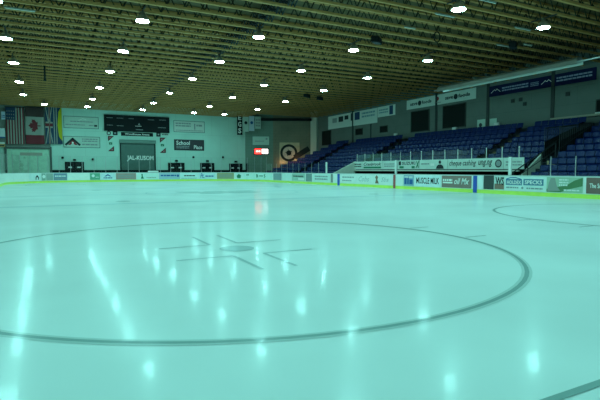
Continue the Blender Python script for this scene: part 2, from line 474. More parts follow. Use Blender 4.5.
ad(116, 136, (.44,.30,.27), 'brown red board advert in front of the roller door', [('bars',TEXTG,2,.1,.2,.9,.8)])
ad(137, 158, (.68,.84,.78), 'pale green board advert with small dark figure logo', [('poly',TEXTGR,[(.18,.1),(.22,.5),(.20,.85),(.27,.85),(.27,.5),(.33,.1)]),('bars',TEXTG,1,.45,.2,.9,.4)])
ad(159, 180, (.42,.56,.66), 'grey blue board advert with dark blue italic lettering', [('bars',TEXTB,1,.08,.4,.85,.8),('disc',TEXTB,.9,.55,.2)])
ad(180.5, 198, (.68,.84,.82), 'white board advert with one dark line of capitals', [('bars',TEXTK,1,.2,.4,.85,.7),('bars',TEXTG,1,.05,.05,.95,.2)])
ad(198.5, 215.5, (.62,.78,.80), 'white board advert with large blue slanted script', [('text',TEXTB,'Fit..',.1,.15,.35,.9,.02,.3),('bars',TEXTB,1,.4,.3,.9,.65)])
ad(217, 234, (.40,.38,.20), 'olive brown board advert with two lines of dark print', [('bars',TEXTG,2,.15,.2,.9,.8)])
ad(235, 243, (.70,.84,.80), 'small white board panel with green leaf mark', [('poly',TEXTGR,[(.3,.15),(.2,.5),(.45,.85),(.75,.6),(.7,.15)])])
ad(243.5, 272.5, (.66,.84,.78), 'long pale board advert with three dark green letter marks', [('bars',TEXTGR,1,.08,.5,.14,.9),('text',TEXTGR,'B',.36,.3,.42,.8,.03),('bars',TEXTGR,1,.45,.4,.58,.7),('text',TEXTGR,'S',.62,.3,.69,.8,.03)])
ad(273.5, 281.5, (.24,.33,.36), 'dark grey gate panel in the far right corner boards')
ad(282, 291, (.70,.84,.80), 'plain white board panel right of the dark corner gate')
ad(292, 305, (.42,.58,.50), 'grey green board advert with white lower right block', [('rect',TEXTW,.5,.1,.95,.4),('bars',TEXTK,1,.1,.5,.9,.8)])
ad(306, 312, (.22,.30,.30), 'narrow dark board gate between two white panels')
ad(313, 330, (.68,.82,.78), 'white board advert with grey print and rounded frame', [('bars',TEXTG,2,.12,.2,.88,.85)])
ad(331, 333, (.25,.28,.26), 'narrow dark slot in the boards beside far blue stripe', name='board_gate', cat='gate', group=None)
ad(337.6, 339.8, (.03,.10,.50), 'blue line stripe on the boards at the far end of the benches', name='board_stripe', z0=.015, z1=1.02, cat='stripe', group='line stripes on the boards')
ad(341, 356.5, MW, 'white board advert with faint grey lettering beside far blue stripe', [('bars',TEXTG,1,.1,.55,.85,.8),('bars',TEXTG,1,.1,.2,.7,.4)])
ad(357, 373.5, MW, 'white board advert with grey looping script', [('text',PRINT,'Cobs',.12,.25,.75,.8,.0,.35)])
ad(374, 393, MW, 'white board advert with brown figure and grey script', [('poly',mat('brown print',(.25,.16,.10)),[(.08,.1),(.12,.5),(.08,.75),(.16,.95),(.24,.75),(.20,.5),(.28,.1)]),('text',PRINT,'Sbs',.4,.3,.8,.75,.0,.35)])
ad(393.4, 395.6, (.45,.10,.10), 'red centre line stripe on the boards under a white post', name='board_stripe', z0=.015, z1=1.02, cat='stripe', group='line stripes on the boards')
ad(397, 403.5, MW, 'blank narrow white board panel right of red centre stripe')
ad(404, 414, (.28,.46,.60), 'blue photo board advert with dark city blocks', [('rect',TEXTB,.08,.15,.3,.75),('rect',TEXTB,.36,.15,.52,.9),('rect',TEXTB,.58,.15,.9,.6),('bars',TEXTW,1,.1,.7,.9,.95)])
ad(415, 441, (.74,.86,.88), 'white board advert reading MUSCLE in heavy black capitals', [('text',TEXTK,'MUSCLE MILK',.06,.24,.94,.80,.02)])
ad(442, 471.5, (.30,.20,.18), 'brown board advert with white block and script lettering', [('rect',TEXTW,.04,.35,.38,.48),('bars',TEXTW,1,.04,.48,.38,.8),('text',TEXTW,'oil Mx',.44,.3,.94,.82,.02,.35)])
ad(473.4, 477.2, (.03,.10,.50), 'blue line stripe on the boards beside the open bench gate', name='board_stripe', z0=.015, z1=1.02, cat='stripe', group='line stripes on the boards')
ad(478, 483.2, (.80,.86,.84), 'plain white strip of board left of the dark bench gate')
ad(484, 494, (.05,.06,.06), 'dark open gate in the boards leading to the bench', name='board_gate', cat='gate', group=None, z1=1.05)
ad(494.6, 504.5, (.60,.72,.68), 'board advert with large black letters WS over brown band', [('rect',mat('brown band',(.30,.18,.14)),.02,.04,.98,.45),('text',TEXTK,'WS',.12,.35,.98,.95,.03)])
ad(505, 546, (.76,.86,.84), 'white board advert with two blue blocks of white capitals', [('rect',BLK,.03,.38,.44,.82),('text',TEXTW,'HOLDEX',.06,.45,.42,.72,.03),('stroke',TEXTB,.03,[(.05,.82),(.15,.93),(.28,.93),(.42,.82)]),('rect',BLK,.48,.4,.95,.84),('text',TEXTW,'SPECKS',.51,.48,.92,.76,.03),('bars',TEXTG,1,.05,.12,.36,.3),('disc',TEXTG,.46,.2,.09),('bars',TEXTG,1,.56,.1,.94,.28)])
ad(547, 583, (.40,.55,.42), 'green landscape photo board advert with white print', [('poly',mat('hill print',(.10,.22,.10)),[(0,0),(0,.2),(.3,.35),(.55,.45),(.78,.8),(1,.98),(1,.45),(.6,.2),(.4,0)]),('poly',mat('rock print',(.30,.33,.30)),[(.02,.05),(.06,.6),(.12,.95),(.24,.95),(.30,.4),(.4,.1)]),('bars',TEXTW,3,.36,.4,.62,.92),('bars',TEXTW,1,.5,.08,.92,.25)])
ad(586.5, 606, (.22,.13,.11), 'dark brown board advert with white lettering at the frame edge', [('text',TEXTW,'The Sum',.18,.35,.95,.65,.02)])

# ------------------------------------------------------------------ glass around the rink
def glass_run(s0, s1, top, where, step=1.22):
    n = int(round((s1-s0)/step)); w = (s1-s0)/n
    for i in range(n):
        a = s0+i*w
        e = empty('glass_shield', 'clear glass pane with steel post, %s %s' % (nth(i+1), where), 'glass', 'glass panes around the rink', PATH(a+w/2, BH, -.05))
        inv = Matrix.Translation(-e.location)
        g = MB(); g.poly([PATH(a+.02,BH+.003,-.05),PATH(a+w-.02,BH+.003,-.05),PATH(a+w-.02,top,-.05),PATH(a+.02,top,-.05)])
        for v in g.v: v -= e.location
        g.build('pane', GLASS, e)
        p = MB(); p.mbox(PATH, a+w-.016, a+w+.016, BH+.003, top+.02, -.066, -.034)
        for v in p.v: v -= e.location
        p.build('post', STEEL, e)
sB0, sB1 = path_at(326), path_at(509)
glass_run(S_FAR0-3, S_RIGHT-.4, 2.85, 'along the far end boards from the left')
glass_run(S_RIGHT-.3, sB0-.13, 2.05, 'on the boards past the benches', 1.3)
glass_run(sB1+1.12, sB1+14.12, 2.02, 'on the boards nearer than the benches', 1.3)
for px, lb in ((326, 'white padded post on the boards at the far bench end'), (395.2, 'white post on the boards above the red centre stripe'), (509, 'white post on the boards at the near bench end')):
    a = path_at(px); mb = MB(); mb.mbox(PATH, a-.09, a+.09, BH+.004, 2.08, -.10, .0)
    o = tag(mb.build('bench_post', PALE, bevel=.02), lb, 'post', 'white bench posts')

# ------------------------------------------------------------------ stands
ROWV, ROWH, V0, Z0 = .8, .41, 24.1, .41
NROW = 11
U_NEAR, U_A, U_B, U_S, U_E, U_END = 5.0, 18.35, 19.5, 37.0, 38.2, 58.0
def tread(k): return V0+k*ROWV, Z0+k*ROWH
TIER = mat('stand concrete', (.022, .028, .04), .8, noise=.1)
mb = MB()
def UE(k): return 56.6-.62*k
def tiers(u0, u1, k0, fe=None):
    for k in range(k0, NROW):
        v, z = tread(k)
        mb.box(v, WX1-.01 if k == NROW-1 else v+ROWV, u0, fe(k) if fe else u1, -.01, z)
tiers(U_E, 0, 0, UE); tiers(U_NEAR, U_A, 0); tiers(U_B, U_S, 2); 
for k in range(NROW):      # gangways: finer steps
    v, z = tread(k)
    for h in (0, 1):
        for (u0, u1) in ((U_A, U_B), (U_S, U_E)):
            mb.box(v+h*.4, v+h*.4+.4, u0, u1, -.01, z-.2+h*.2)
struct(mb.build('floor_stands', TIER))
# bench pit and advert fascia below the middle block
VB = 25.2
BEN = Frame((VB, 0, 0), (0, -1, 0))
mb = MB(); mb.box(VB+.02, VB+.5, U_B, U_S, 0, 1.27); mb.box(VB+.02, tread(2)[0], U_B, U_S, 0, tread(2)[1]); struct(mb.build('wall_bench', NEARBLACK))
mb = MB(); mb.box(VB-.10, VB+.10, U_B, U_S, 1.27, 1.37); struct(mb.build('trim_4', mat('shelf paint',(.55,.58,.52),.6)))
def fascia(x0, x1, label, items):
    a0, a1 = BEN.hit(x0, 165)[0], BEN.hit(x1, 165)[0]
    return panel('fascia_advert', BEN, (a0, a1, 1.42, 2.12), mat('fascia vinyl',(.62,.72,.66),.5,noise=.04), label, 'advert', items, 'adverts above the benches', thick=.05, d0=0)
fascia(354, 362.7, 'pale fascia advert with two dark bars of print at far end of benches', [('bars',TEXTK,2,.12,.25,.9,.8)])
fascia(363, 383, 'pale fascia advert with dark script over a green bar', [('text',TEXTK,'Cranbrook',.06,.45,.94,.85,.02,.3),('rect',TEXTGR,.06,.12,.94,.34)])
fascia(383.3, 397.5, 'pale fascia advert with faint grey lines', [('bars',TEXTG,2,.1,.25,.9,.75)])
fascia(398, 420, 'pale fascia advert with bold car maker capitals and green marks', [('text',TEXTK,'SUZUKI',.22,.5,.82,.85,.03),('rect',TEXTK,.06,.45,.17,.9),('rect',TEXTGR,.1,.1,.3,.35),('rect',TEXTGR,.66,.1,.8,.35),('stroke',TEXTGR,.06,[(.86,.15),(.92,.5),(.88,.85)]),('stroke',TEXTGR,.06,[(.96,.2),(.93,.5),(.98,.9)])])
fascia(420.4, 448, 'pale fascia advert with a dark head and shoulders portrait', [('bars',TEXTG,1,.05,.45,.35,.7),('rect',TEXTW,.4,.35,.54,.6),('disc',TEXTK,.74,.72,.18),('poly',TEXTK,[(.6,.05),(.64,.35),(.70,.48),(.78,.48),(.85,.35),(.88,.05)])])
fascia(448.4, 504, 'long pale fascia advert with black handwritten script and round logo', [('text',TEXTK,'cheque cashing',.03,.18,.54,.88,.012,.3),('text',TEXTK,'ung.ng',.58,.18,.82,.8,.012,.3),('disc',TEXTG,.92,.5,.34),('ring',TEXTK,.92,.5,.36,.26)])
fascia(504.4, 524.5, 'pale fascia advert with faint grey print at near end of benches', [('bars',TEXTG,2,.1,.25,.9,.75)])
# glass with posts on top of the fascia
gx = [357,363,371,379.4,388.5,398.4,408.4,419,431,435.4,447.7,461,475,490.6,506.8,524]
us = [-BEN.hit(357,155)[0]-i*1.22 for i in range(15)]
for i, u in enumerate(us):
    e = empty('glass_shield', 'clear low glass pane above the bench adverts, %s from the far end' % nth(i+1), 'glass', 'glass panes above the benches', (VB+.03, u-.6, 2.125))
    g = MB(); g.poly([(0,-.585,0),(0,.585,0),(0,.585,.62),(0,-.585,.62)]); g.build('pane', GLASS, e)
    p = MB(); p.box(-.022, .022, .59, .63, 0, .68); p.build('post', PALE, e)
# sloping end walls of the bench pit
WING = mat('wing wall paint', (.62, .66, .58), .6, noise=.06)
mb = MB(); mb.hexa([(22.75,U_S-.08,0),(VB+.1,U_S-.08,0),(VB+.1,U_S+.08,0),(22.75,U_S+.08,0),(22.75,U_S-.08,1.0),(VB+.1,U_S-.08,2.16),(VB+.1,U_S+.08,2.16),(22.75,U_S+.08,1.0)])
tag(mb.build('wing_wall', WING), 'pale sloping wing wall at the far end of the benches', 'wall')
mb = MB(); mb.hexa([(VB+.15,U_B-.16,0),(27.1,U_B-.16,0),(27.1,U_B-.04,0),(VB+.15,U_B-.04,0),(VB+.15,U_B-.16,1.1),(27.1,U_B-.16,2.35),(27.1,U_B-.04,2.35),(VB+.15,U_B-.04,1.1)])
tag(mb.build('wing_wall', WING), 'pale sloping wing wall beside the near stair', 'wall')
# stair handrail and gangway cage
RAILM = mat('dark rail', (.03, .035, .04), .5)
e = empty('stair_handrail', 'dark sloping handrail of the stair beside the near bench end', 'handrail', None, (0, U_A+.25, 0))
mb = MB(); mb.tube((23.6,0,1.25),(27.3,0,3.0),.035); mb.tube((23.6,0,.85),(27.3,0,2.55),.025); mb.build('rail', RAILM, e)
for v in (23.6, 24.8, 26.0, 27.3):
    mb = MB(); z = max(.0, Z0+int((v-V0)/.8)*ROWH-.2) if v > V0 else 0
    mb.tube((v,0,z),(v,0,1.25+(v-23.6)*.473),.03); mb.build('post', RAILM, e)
zt_ = lambda v: Z0+(v-V0)*ROWH/ROWV
for u, lb in ((U_A+.08,'dark barred railing on the near side of the gangway'), (U_B-.08,'dark barred railing on the far side of the gangway')):
    e = empty('gangway_railing', lb, 'railing', 'gangway railings', (0, u, 0))
    top = lambda v: 3.95+(v-27.4)*.11
    mb = MB(); mb.tube((27.4,0,top(27.4)),(30.6,0,top(30.6)),.035); mb.tube((27.4,0,zt_(27.4)+.55),(30.6,0,zt_(30.6)+.45),.025); mb.build('rail', RAILM, e)
    for i in range(17):
        v = 27.4+i*.2; mb = MB(); mb.tube((v,0,zt_(v)-.05),(v,0,top(v)),.02, 5); mb.build('baluster', RAILM, e)
    mb = MB(); mb.hexa([(27.42,-.008,zt_(27.42)+.0),(30.5,-.008,zt_(30.5)+.0),(30.5,.008,zt_(30.5)+.0),(27.42,.008,zt_(27.42)+.0),(27.42,-.008,zt_(27.42)+1.0),(30.5,-.008,zt_(30.5)+.5),(30.5,.008,zt_(30.5)+.5),(27.42,.008,zt_(27.42)+1.0)]); mb.build('infill_panel', NEARBLACK, e)
mb = MB(); mb.box(27.1,27.2,U_A+.12,U_B-.5,tread(3)[1]+.0,tread(3)[1]+.28)
tag(mb.build('timber_gate', mat('pale board',(.55,.42,.24),.6,noise=.1)), 'pale timber board closing the foot of the gangway', 'gate')

# seats
def seat_meshes():
    def shell(rows, w, t):      # rows of (x, z, half width factor, dish); smooth thick shell
        mb = MB(); n = 8; m = len(rows); q = []
        for off in (0, 1):
            for (x, z, k, dish, nx, nz) in rows:
                for j in range(n+1):
                    c = (j/n-.5)*2; y = c*w/2*k
                    mb.v.append(Vector((x+nx*off*t+dish*(1-c*c)*nx, y, z+nz*off*t+dish*(1-c*c)*nz)))
        S = m*(n+1)
        for i in range(m-1):
            for j in range(n):
                a = i*(n+1)+j; mb.f.append((a, a+1, a+n+2, a+n+1)); mb.f.append((S+a, S+a+n+1, S+a+n+2, S+a+1))
        for i in range(m-1):
            a = i*(n+1); mb.f.append((a, a+n+1, S+a+n+1, S+a)); a += n; mb.f.append((a, S+a, S+a+n+1, a+n+1))
        for j in range(n):
            mb.f.append((j, S+j, S+j+1, j+1)); a = (m-1)*(n+1)+j; mb.f.append((a, a+1, S+a+1, S+a))
        return mb
    pan = shell([(-.43,.40,.90,0,0,-1),(-.42,.43,.94,.0,0,-1),(-.38,.445,.98,.01,0,-1),(-.25,.43,1,.03,0,-1),(-.08,.41,1,.03,0,-1),(.0,.42,.96,.015,0,-1)], .50, .025)
    back = shell([(-.02,.46,.92,.02,1,0),(.0,.55,1,.035,1,0),(.025,.66,1,.035,1,0),(.05,.75,1,.03,1,0),(.07,.80,.97,.02,1,-.3),(.10,.825,.92,.01,.5,-1),(.13,.825,.86,.0,0,-1)], .51, .022)
    br = MB(); br.box(-.06,.0,-.03,.03,0,.38); br.box(-.30,.04,-.025,.025,.34,.375); br.box(-.1,.06,-.07,.07,0,.015)
    return pan, back, br
pan, back, br = seat_meshes()
PITCH_S = .55
spots = []
def block(u0, u1, k0, name, gaps=()):
    for k in range(k0, NROW-1):
        v, z = tread(k); n = int((u1-u0)/PITCH_S); j = 0
        for i in range(n):
            u = u0+PITCH_S*(i+.5)
            if name == 'corner block' and u > UE(k)-.3: continue
            if any(g0 < u < g1 for g0, g1 in gaps): continue
            j += 1
            spots.append((v+.55, u, z, k-k0+1, n-i if name == 'near block' else j, name))
block(U_A-.05-24*PITCH_S-.001, U_A-.05, 0, 'near block')
block(U_B+.1, 23.6, 2, 'gangway block'); block(24.4, U_S-.1, 2, 'bench block')
block(U_E+.1, 47.0, 0, 'far block'); block(48.1, U_END-1.2, 0, 'corner block')
def inview(s):
    x, y = project(Vector((s[0], s[1], s[2]+.7)))
    return x < 606
vis = [s for s in spots if inview(s)]
vis.sort(key=lambda s: (Vector(s[:3])-CAM).length)
NIND = 298
root = empty('stadium_seat', 'seat', 'seat')
pan.build('seat_pan', SEAT, root, smooth=True); back.build('backrest', SEAT, root, smooth=True); br.build('bracket', RAILM, root)
for i, s in enumerate(vis[:NIND]):
    o = root if i == 0 else copy_tree(root)
    o.location = s[:3]
    o['label'] = 'blue plastic seat, %s from the %s, %s row up in the %s' % (nth(s[4]), 'gangway' if s[5] == 'near block' else 'near end', nth(s[3]), s[5])
    o['group'] = 'blue seats in the stands'
rest = MB()
restset = set(vis[:NIND])
for s in vis[NIND:]+[q for q in spots if not inview(q)]:
    for src in (pan, back, br):
        b = len(rest.v); off = Vector(s[:3])
        rest.v += [v+off for v in src.v]; rest.f += [tuple(b+i for i in f) for f in src.f]
o = tag(rest.build('stadium_seating', SEAT, smooth=True), 'distant rows of blue plastic seats in the far and upper stands', 'seats'); o['kind'] = 'stuff'
# steps of the stair inside the bench block
mb = MB()
for k in range(2, NROW-1):
    v, z = tread(k); mb.box(v-.38, v-.02, 23.72, 24.28, z-.41+.002, z-.2)
struct(mb.build('floor_steps', mat('step nosing',(.13,.10,.055),.7,noise=.1)))

# ------------------------------------------------------------------ roof joists
JS = 1.22
def joist(L1):
    L0 = WX0+.02
    a = MB(); a.box(L0, L1, -.065, .065, ZJ, ZJ+.11)
    b = MB(); b.box(L0, L1, -.08, .08, ZT-.13, ZT-.015)
    w = MB(); x = L0+.2; p = .42; up = True
    while x+p < L1-.2:
        z0, z1 = ZJ+.10, ZT-.09
        w.tube((x,0,z0 if up else z1),(x+p,0,z1 if up else z0),.028,4,False); up = not up; x += p
    return a, b, w
jr = []
for L1 in (CX0-.3, WX1-.02):
    a, b, w = joist(L1)
    jroot = empty('hanging_timber_joist', 'joist', 'joist')
    a.build('bottom_chord', CHORD, jroot); b.build('top_chord', CHORD, jroot); w.build('web', WEB, jroot); jr.append(jroot)
ys = []; y = WY1-.9
while y > 4: ys.append(y); y -= JS
for i, y in enumerate(ys):
    src = jr[0 if y > CY1-.6 else 1]; o = src if i in (0, 4) else copy_tree(src)
    o.location = (0, y, 0)
    o['label'] = 'long open-web timber roof joist spanning the rink, %s from the far wall' % nth(i+1)
    o['group'] = 'open-web roof joists'
# cross bridging along the middle of the roof
e = empty('roof_bridging', 'dark line of cross braces between joists down the middle of the roof', 'bracing', None, (9.75, 0, 0))
for y0, y1 in zip(ys[1:], ys):
    mb = MB()
    for q in (-.16, 0, .16):
        mb.tube((q,y0+.08,ZJ+.06),(q,y1-.08,ZT-.2),.04,4); mb.tube((q,y0+.08,ZT-.2),(q,y1-.08,ZJ+.06),.04,4)
    mb.box(-.2,.2,(y0+y1)/2-.05,(y0+y1)/2+.05,ZJ+.42,ZJ+.5)
    mb.build('cross_brace', RAILM, e)

# ------------------------------------------------------------------ high bay lamps
LENS = bpy.data.materials.new('lamp lens'); N, L = nodes(LENS)
em = N.new('ShaderNodeEmission'); em.inputs[0].default_value = (.36, 1.0, .96, 1); em.inputs[1].default_value = 195
L.new(em.outputs[0], N['Material Output'].inputs[0]); N.remove(N['Principled BSDF'])
ZL = 8.05; KL = (ZL-CAMZ)/(8.51-CAMZ)
lr = empty('pendant_lamp', 'lamp', 'lamp')
mb = MB(); mb.lathe([(.30,0),(.28,.06),(.24,.20),(.16,.28),(.10,.30),(.10,.42),(.0,.42)], 24); mb.build('reflector_hood', ALU, lr, smooth=True)
mb = MB(); mb.lathe([(.265,.012),(.24,-.015),(.17,-.035),(.09,-.045),(.0,-.05)], 24); mb.build('lens', LENS, lr.children[0], smooth=True)
mb = MB(); mb.tube((0,0,.40),(0,0,ZJ-ZL-.03),.02); mb.build('stem', RAILM, lr)
mb = MB(); mb.box(-.03,.03,-.66,.66,ZJ-ZL-.04,ZJ-ZL-.004); mb.build('mounting_bar', RAILM, lr)
LU = [1.5, 8.6, 16.1, 24.4, 31.1, 37.8, 45.7, 53.2, 59.8]
LV = [-1.75, 4.3, 10.35, 16.5, 22.35]
VN = ['left side row', 'second row from the left', 'row by the cable tray', 'fourth row from the left', 'row nearest the stands']
first = True
for j, v in enumerate(LV):
    for i, u in enumerate(LU):
        o = lr if first else copy_tree(lr); first = False
        vv = v
        if i == 8 and j == 0: vv = 0.0
        if i == 8 and j == 4: vv = 20.5
        if i == 2 and j == 2: vv = 10.9
        o.location = (vv*KL, u*KL, ZL)
        o['label'] = 'bright round high-bay lamp, %s from the far wall in the %s' % (nth(9-i), VN[j]); o['group'] = 'high-bay lamps under the roof'

# ------------------------------------------------------------------ radiant heater over the stands
HV = 27.3
HP = Frame((HV, 0, 0), (0, -1, 0))
uA, uB = -HP.hit(440, 90)[0], -HP.hit(580, 60)[0]
zz = (HP.hit(440,90)[1]+HP.hit(580,60)[1])/2
e = empty('hanging_heater', 'long silver tube heater with reflector hanging over the stands', 'heater', None, (HV, 0, zz))
mb = MB(); pr = [(-.34,-.20),(-.30,.05),(-.15,.20),(.15,.20),(.30,.05),(.34,-.20),(.30,-.20),(.26,.03),(.13,.16),(-.13,.16),(-.26,.03),(-.30,-.20)]
for (xa,za),(xb,zb) in zip(pr, pr[1:]+pr[:1]): mb.poly([(xa,uB,za),(xb,uB,zb),(xb,uA,zb),(xa,uA,za)])
mb.build('reflector', ALU, e)
mb = MB(); mb.tube((0,uB-6,-.02),(0,uA+.6,-.02),.06,10); mb.build('burner_tube', ALU, e, smooth=True)
for t in range(6):
    u = uB+.3+(uA-uB-.6)*t/5
    mb = MB(); mb.tube((0,u,.19),(0,u,ZJ-zz-.005),.012,5); mb.build('hanger', RAILM, e)

# ------------------------------------------------------------------ far wall fittings
def sg(x0,x1,yt,yb,m,label,cat,items=(),name='wall_sign',frame=None,group='signs on the far wall',M0=FAR,**k):
    return panel(name, M0, M0.rect(x0,x1,yt,yb), m, label, cat, items, group, frame=frame, **k)
SIGNW = mat('sign white', (.52,.66,.58), .5, noise=.03)
SIGNF = mat('sign frame', (.10,.20,.18), .5)
sg(64,98,117,128,SIGNW,'white framed sign with thin print and a mountain sketch, upper of two','sign',[('stroke',TEXTW,.02,[(.42,.68),(.55,.86),(.64,.76)]),('bars',TEXTG,1,.18,.5,.85,.66),('bars',TEXTG,1,.04,.2,.6,.36),('rect',TEXTK,.88,.16,.97,.32),('bars',TEXTG,1,.72,.18,.86,.34)],frame=SIGNF)
sg(64,99.5,137,147.2,SIGNW,'white framed sign with dark red roof-shaped logo, lower of two','sign',[('stroke',TEXTK,.10,[(.05,.22),(.24,.80),(.43,.22)]),('poly',REDV,[(.10,.2),(.24,.68),(.38,.2),(.30,.2),(.24,.42),(.18,.2)]),('disc',TEXTW,.24,.42,.09),('bars',TEXTG,2,.5,.5,.95,.9),('bars',TEXTG,1,.5,.15,.95,.4)],frame=SIGNF)
# scoreboard
sb = sg(104.5,168.5,116.5,131.5,NEARBLACK,'wide black scoreboard with small pale lettering, above the roller door','scoreboard',
  [('bars',TEXTG,1,.03,.80,.12,.86),('bars',TEXTG,1,.18,.80,.28,.86),('bars',TEXTG,1,.36,.80,.44,.86),('bars',TEXTG,1,.66,.78,.76,.84),('bars',TEXTG,1,.84,.80,.95,.86),
   ('bars',TEXTG,1,.03,.32,.12,.38),('bars',TEXTG,1,.18,.30,.28,.36),('bars',TEXTW,1,.46,.32,.56,.38),('poly',TEXTG,[(.5,.42),(.52,.56),(.54,.42)]),('bars',TEXTG,1,.82,.28,.95,.34),('bars',TEXTG,1,.47,.08,.58,.16)],
  name='scoreboard',group=None,thick=.2,frame=BLACK,fd=.22)
sg(121,153,132.6,136.2,BLACK,'thin black name board with white lettering under the scoreboard','sign',[('text',TEXTW,'Woodhouse Arena',.12,.25,.88,.8,.02)])
def marks(x, s):
    sx = 1 if s == 'left' else 0
    M = FAR
    if s == 'left':
        panel('wall_emblem',M,M.rect(106.5,111,130.8,135.3),SIGNW,'small white square with black ring emblem left of the roller door','emblem',[('ring',TEXTK,.5,.5,.46,.28)])
        panel('wall_emblem',M,M.rect(112.8,117.5,131,135.2),BLACK,'small black square plaque left of the roller door','emblem',[('rect',TEXTG,.3,.3,.7,.7)])
    else:
        panel('wall_emblem',M,M.rect(156.3,160.5,132.4,136.6),BLACK,'small black square plaque right of the roller door','emblem',[('rect',TEXTG,.3,.3,.7,.7)])
        panel('wall_emblem',M,M.rect(161.5,168.5,133.4,135.6),SIGNW,'small pale strip with dark print right of the roller door','emblem',[('bars',TEXTK,1,.05,.1,.95,.9)])
    y = 136 if s == 'left' else 137.7
    def tri(x0, yt, yb, flip, lb):
        a0,a1,b0,b1 = M.rect(x0, x0+6, yt, yb); w,h = a1-a0,b1-b0
        F = Shift(M,a0,b0,.02)
        pts = [(0,h),(w,h),(0,0)] if not flip else [(w,0),(w,h),(0,0)]
        mb = MB(); mb.poly([F(a,b,.02) for a,b in pts]); mb.poly([F(a,b,0) for a,b in reversed(pts)])
        for p,q in zip(pts, pts[1:]+pts[:1]): mb.poly([F(*p,0),F(*q,0),F(*q,.02),F(*p,.02)])
        o = tag(mb.build('hanging_pennant', BLACK), lb, 'pennant', 'red pennants beside the roller door')
        c = Vector((sum(p[0] for p in pts)/3, sum(p[1] for p in pts)/3))
        b2 = MB(); b2.poly([F(*(c+(Vector(p)-c)*.74), .026) for p in pts]); b2.build('red_field', REDV, o)
        b3 = MB(); b3.poly([F(*(c+(Vector(p)-c)*.28), .032) for p in pts]); b3.build('emblem', TEXTG, o)
    tri(x, y, y+5.2, False, 'dark red pennant with white mark, upper %s of the roller door' % s)
    tri(x, y+10, y+15.2, True, 'dark red pennant with white mark, lower %s of the roller door' % s)
    panel('wall_emblem',M,M.rect(x+1,x+4.2,y+6.3,y+8.6),TEXTGR,'small green leaf emblem between the pennants %s of the roller door' % s,'emblem',[('poly',TEXTW,[(.2,.2),(.5,.5),(.8,.8),(.5,.35)])])
marks(108,'left'); marks(159.8,'right')
a0,a1 = path_at(148), path_at(158.5)
panel('board_sign', PATH, (a0,a1,1.09,1.27), TEXTW, 'low white strip of lettering standing on the far boards by the roller door', 'sign', [('bars',TEXTG,1,.05,.05,.95,.4)], None, thick=.018, d0=-.028)
# roller door
a0,a1,b0,b1 = FAR.rect(121,154.5,141.5,172)
DOORM = mat('roller door teal', (.10,.17,.15), .5, noise=.08)
M = Shift(FAR,a0,0,.0); W = a1-a0
mb = MB(); n = 22; zt = FAR.hit(138,143.5)[1]
for i in range(n): mb.mbox(M, 0, W, zt*i/n+.012, zt*(i+1)/n-.012, .005, .05)
mb.mbox(M,0,W,0,zt,.002,.03)
door = struct(mb.build('door_1', DOORM))
mb = MB(); mb.mbox(M,-.12,0,0,zt+.1,.0,.14); mb.mbox(M,W,W+.12,0,zt+.1,0,.14); mb.build('door_frame', NEARBLACK, door)
mb = MB(); mb.mbox(M,-.15,W+.15,zt,zt+.42,0,.4); mb.build('door_housing', mat('housing teal',(.16,.25,.22),.5), door)
mb = MB(); text_on(mb, M, 'JAL-KUSOM', *[v-a0 for v in FAR.rect(127,153.5,156,161)[:2]], *FAR.rect(127,153.5,155.6,161.4)[2:], .06, .03); mb.build('lettering', TEXTW, door)
sg(174,204,121.5,132,mat('sign pale',(.66,.72,.66),.5),'pale framed sign with faint grey lines, right of the scoreboard','sign',[('bars',TEXTG,2,.05,.45,.55,.9),('rect',TEXTG,.66,.25,.70,.8),('bars',TEXTG,1,.74,.5,.95,.8),('bars',TEXTG,1,.05,.08,.95,.2)],frame=SIGNF)
sg(174.5,203.5,140.2,150,mat('sign dark',(.06,.05,.06),.5),'black sign with white block lettering, right of the roller door','sign',[('text',TEXTW,'School',.06,.5,.52,.92,.02),('bars',TEXTG,2,.06,.12,.5,.45),('text',TEXTW,'Place',.66,.1,.95,.5,.02)],frame=BLACK)
# viewing windows
for i,(x0,x1,yt) in enumerate(((65.5,83.5,162.3),(168.5,184,163.2),(200.5,213.8,163.4),(229.5,241.8,164))):
    a0,a1,b0,b1 = FAR.rect(x0,x1,yt,171); M = Shift(FAR,a0,b0,.01); w,h = a1-a0,b1-b0
    mb = MB(); mb.mbox(M,0,w,0,h,0,.03); o = struct(mb.build('window_%d' % (i+1), mat('dark window',(.008,.012,.014),.15,spec=.5)))
    mb = MB()
    for r in ((-.06,w+.06,-.06,0),(-.06,w+.06,h,h+.06),(-.06,0,0,h),(w,w+.06,0,h),(w*.48,w*.52,0,h)): mb.mbox(M,*r,0,.07)
    mb.build('window_frame', BLACK, o)
    for s in (.25,.74):
        mb = MB(); mb.mbox(M,w*(s-.10),w*(s+.10),h*.36,h*.50,.035,.045); mb.build('window_light_patch', TEXTW, o)  # white plates on the dark glass stand in for lights inside the lobby
    xm = (x0+x1)/2; r = FAR.rect(xm-1.4,xm+1.4,yt-3.2,yt-1.6)
    mb = MB(); M2 = Shift(FAR,r[0],r[2],0); mb.mbox(M2,0,r[1]-r[0],0,r[3]-r[2],.01,.2)
    tag(mb.build('wall_speaker', NEARBLACK, bevel=.03), 'small dark wall box above the %s viewing window from the left' % nth(i+1), 'speaker', 'wall boxes above the viewing windows')
for x,y,lb in ((62.5,157.7,'beside the coloured flag'),(92.8,159.3,'right of the first viewing window'),(193,157.2,'between two viewing windows'),(222.4,157.2,'between the last two viewing windows')):
    a,b = FAR.hit(x,y); mb = MB(); M2 = Shift(FAR,a,b,0)
    mb.mbox(M2,-.04,.04,-.04,.04,.01,.15); mb.lathe([(0,-.14),(.12,-.1),(.15,0),(.12,.1),(0,.14)],12,M2(0,0,.22))
    tag(mb.build('wall_lamp', BLACK), 'small round dark wall lamp, unlit, %s' % lb, 'lamp', 'unlit wall lamps on the far wall')
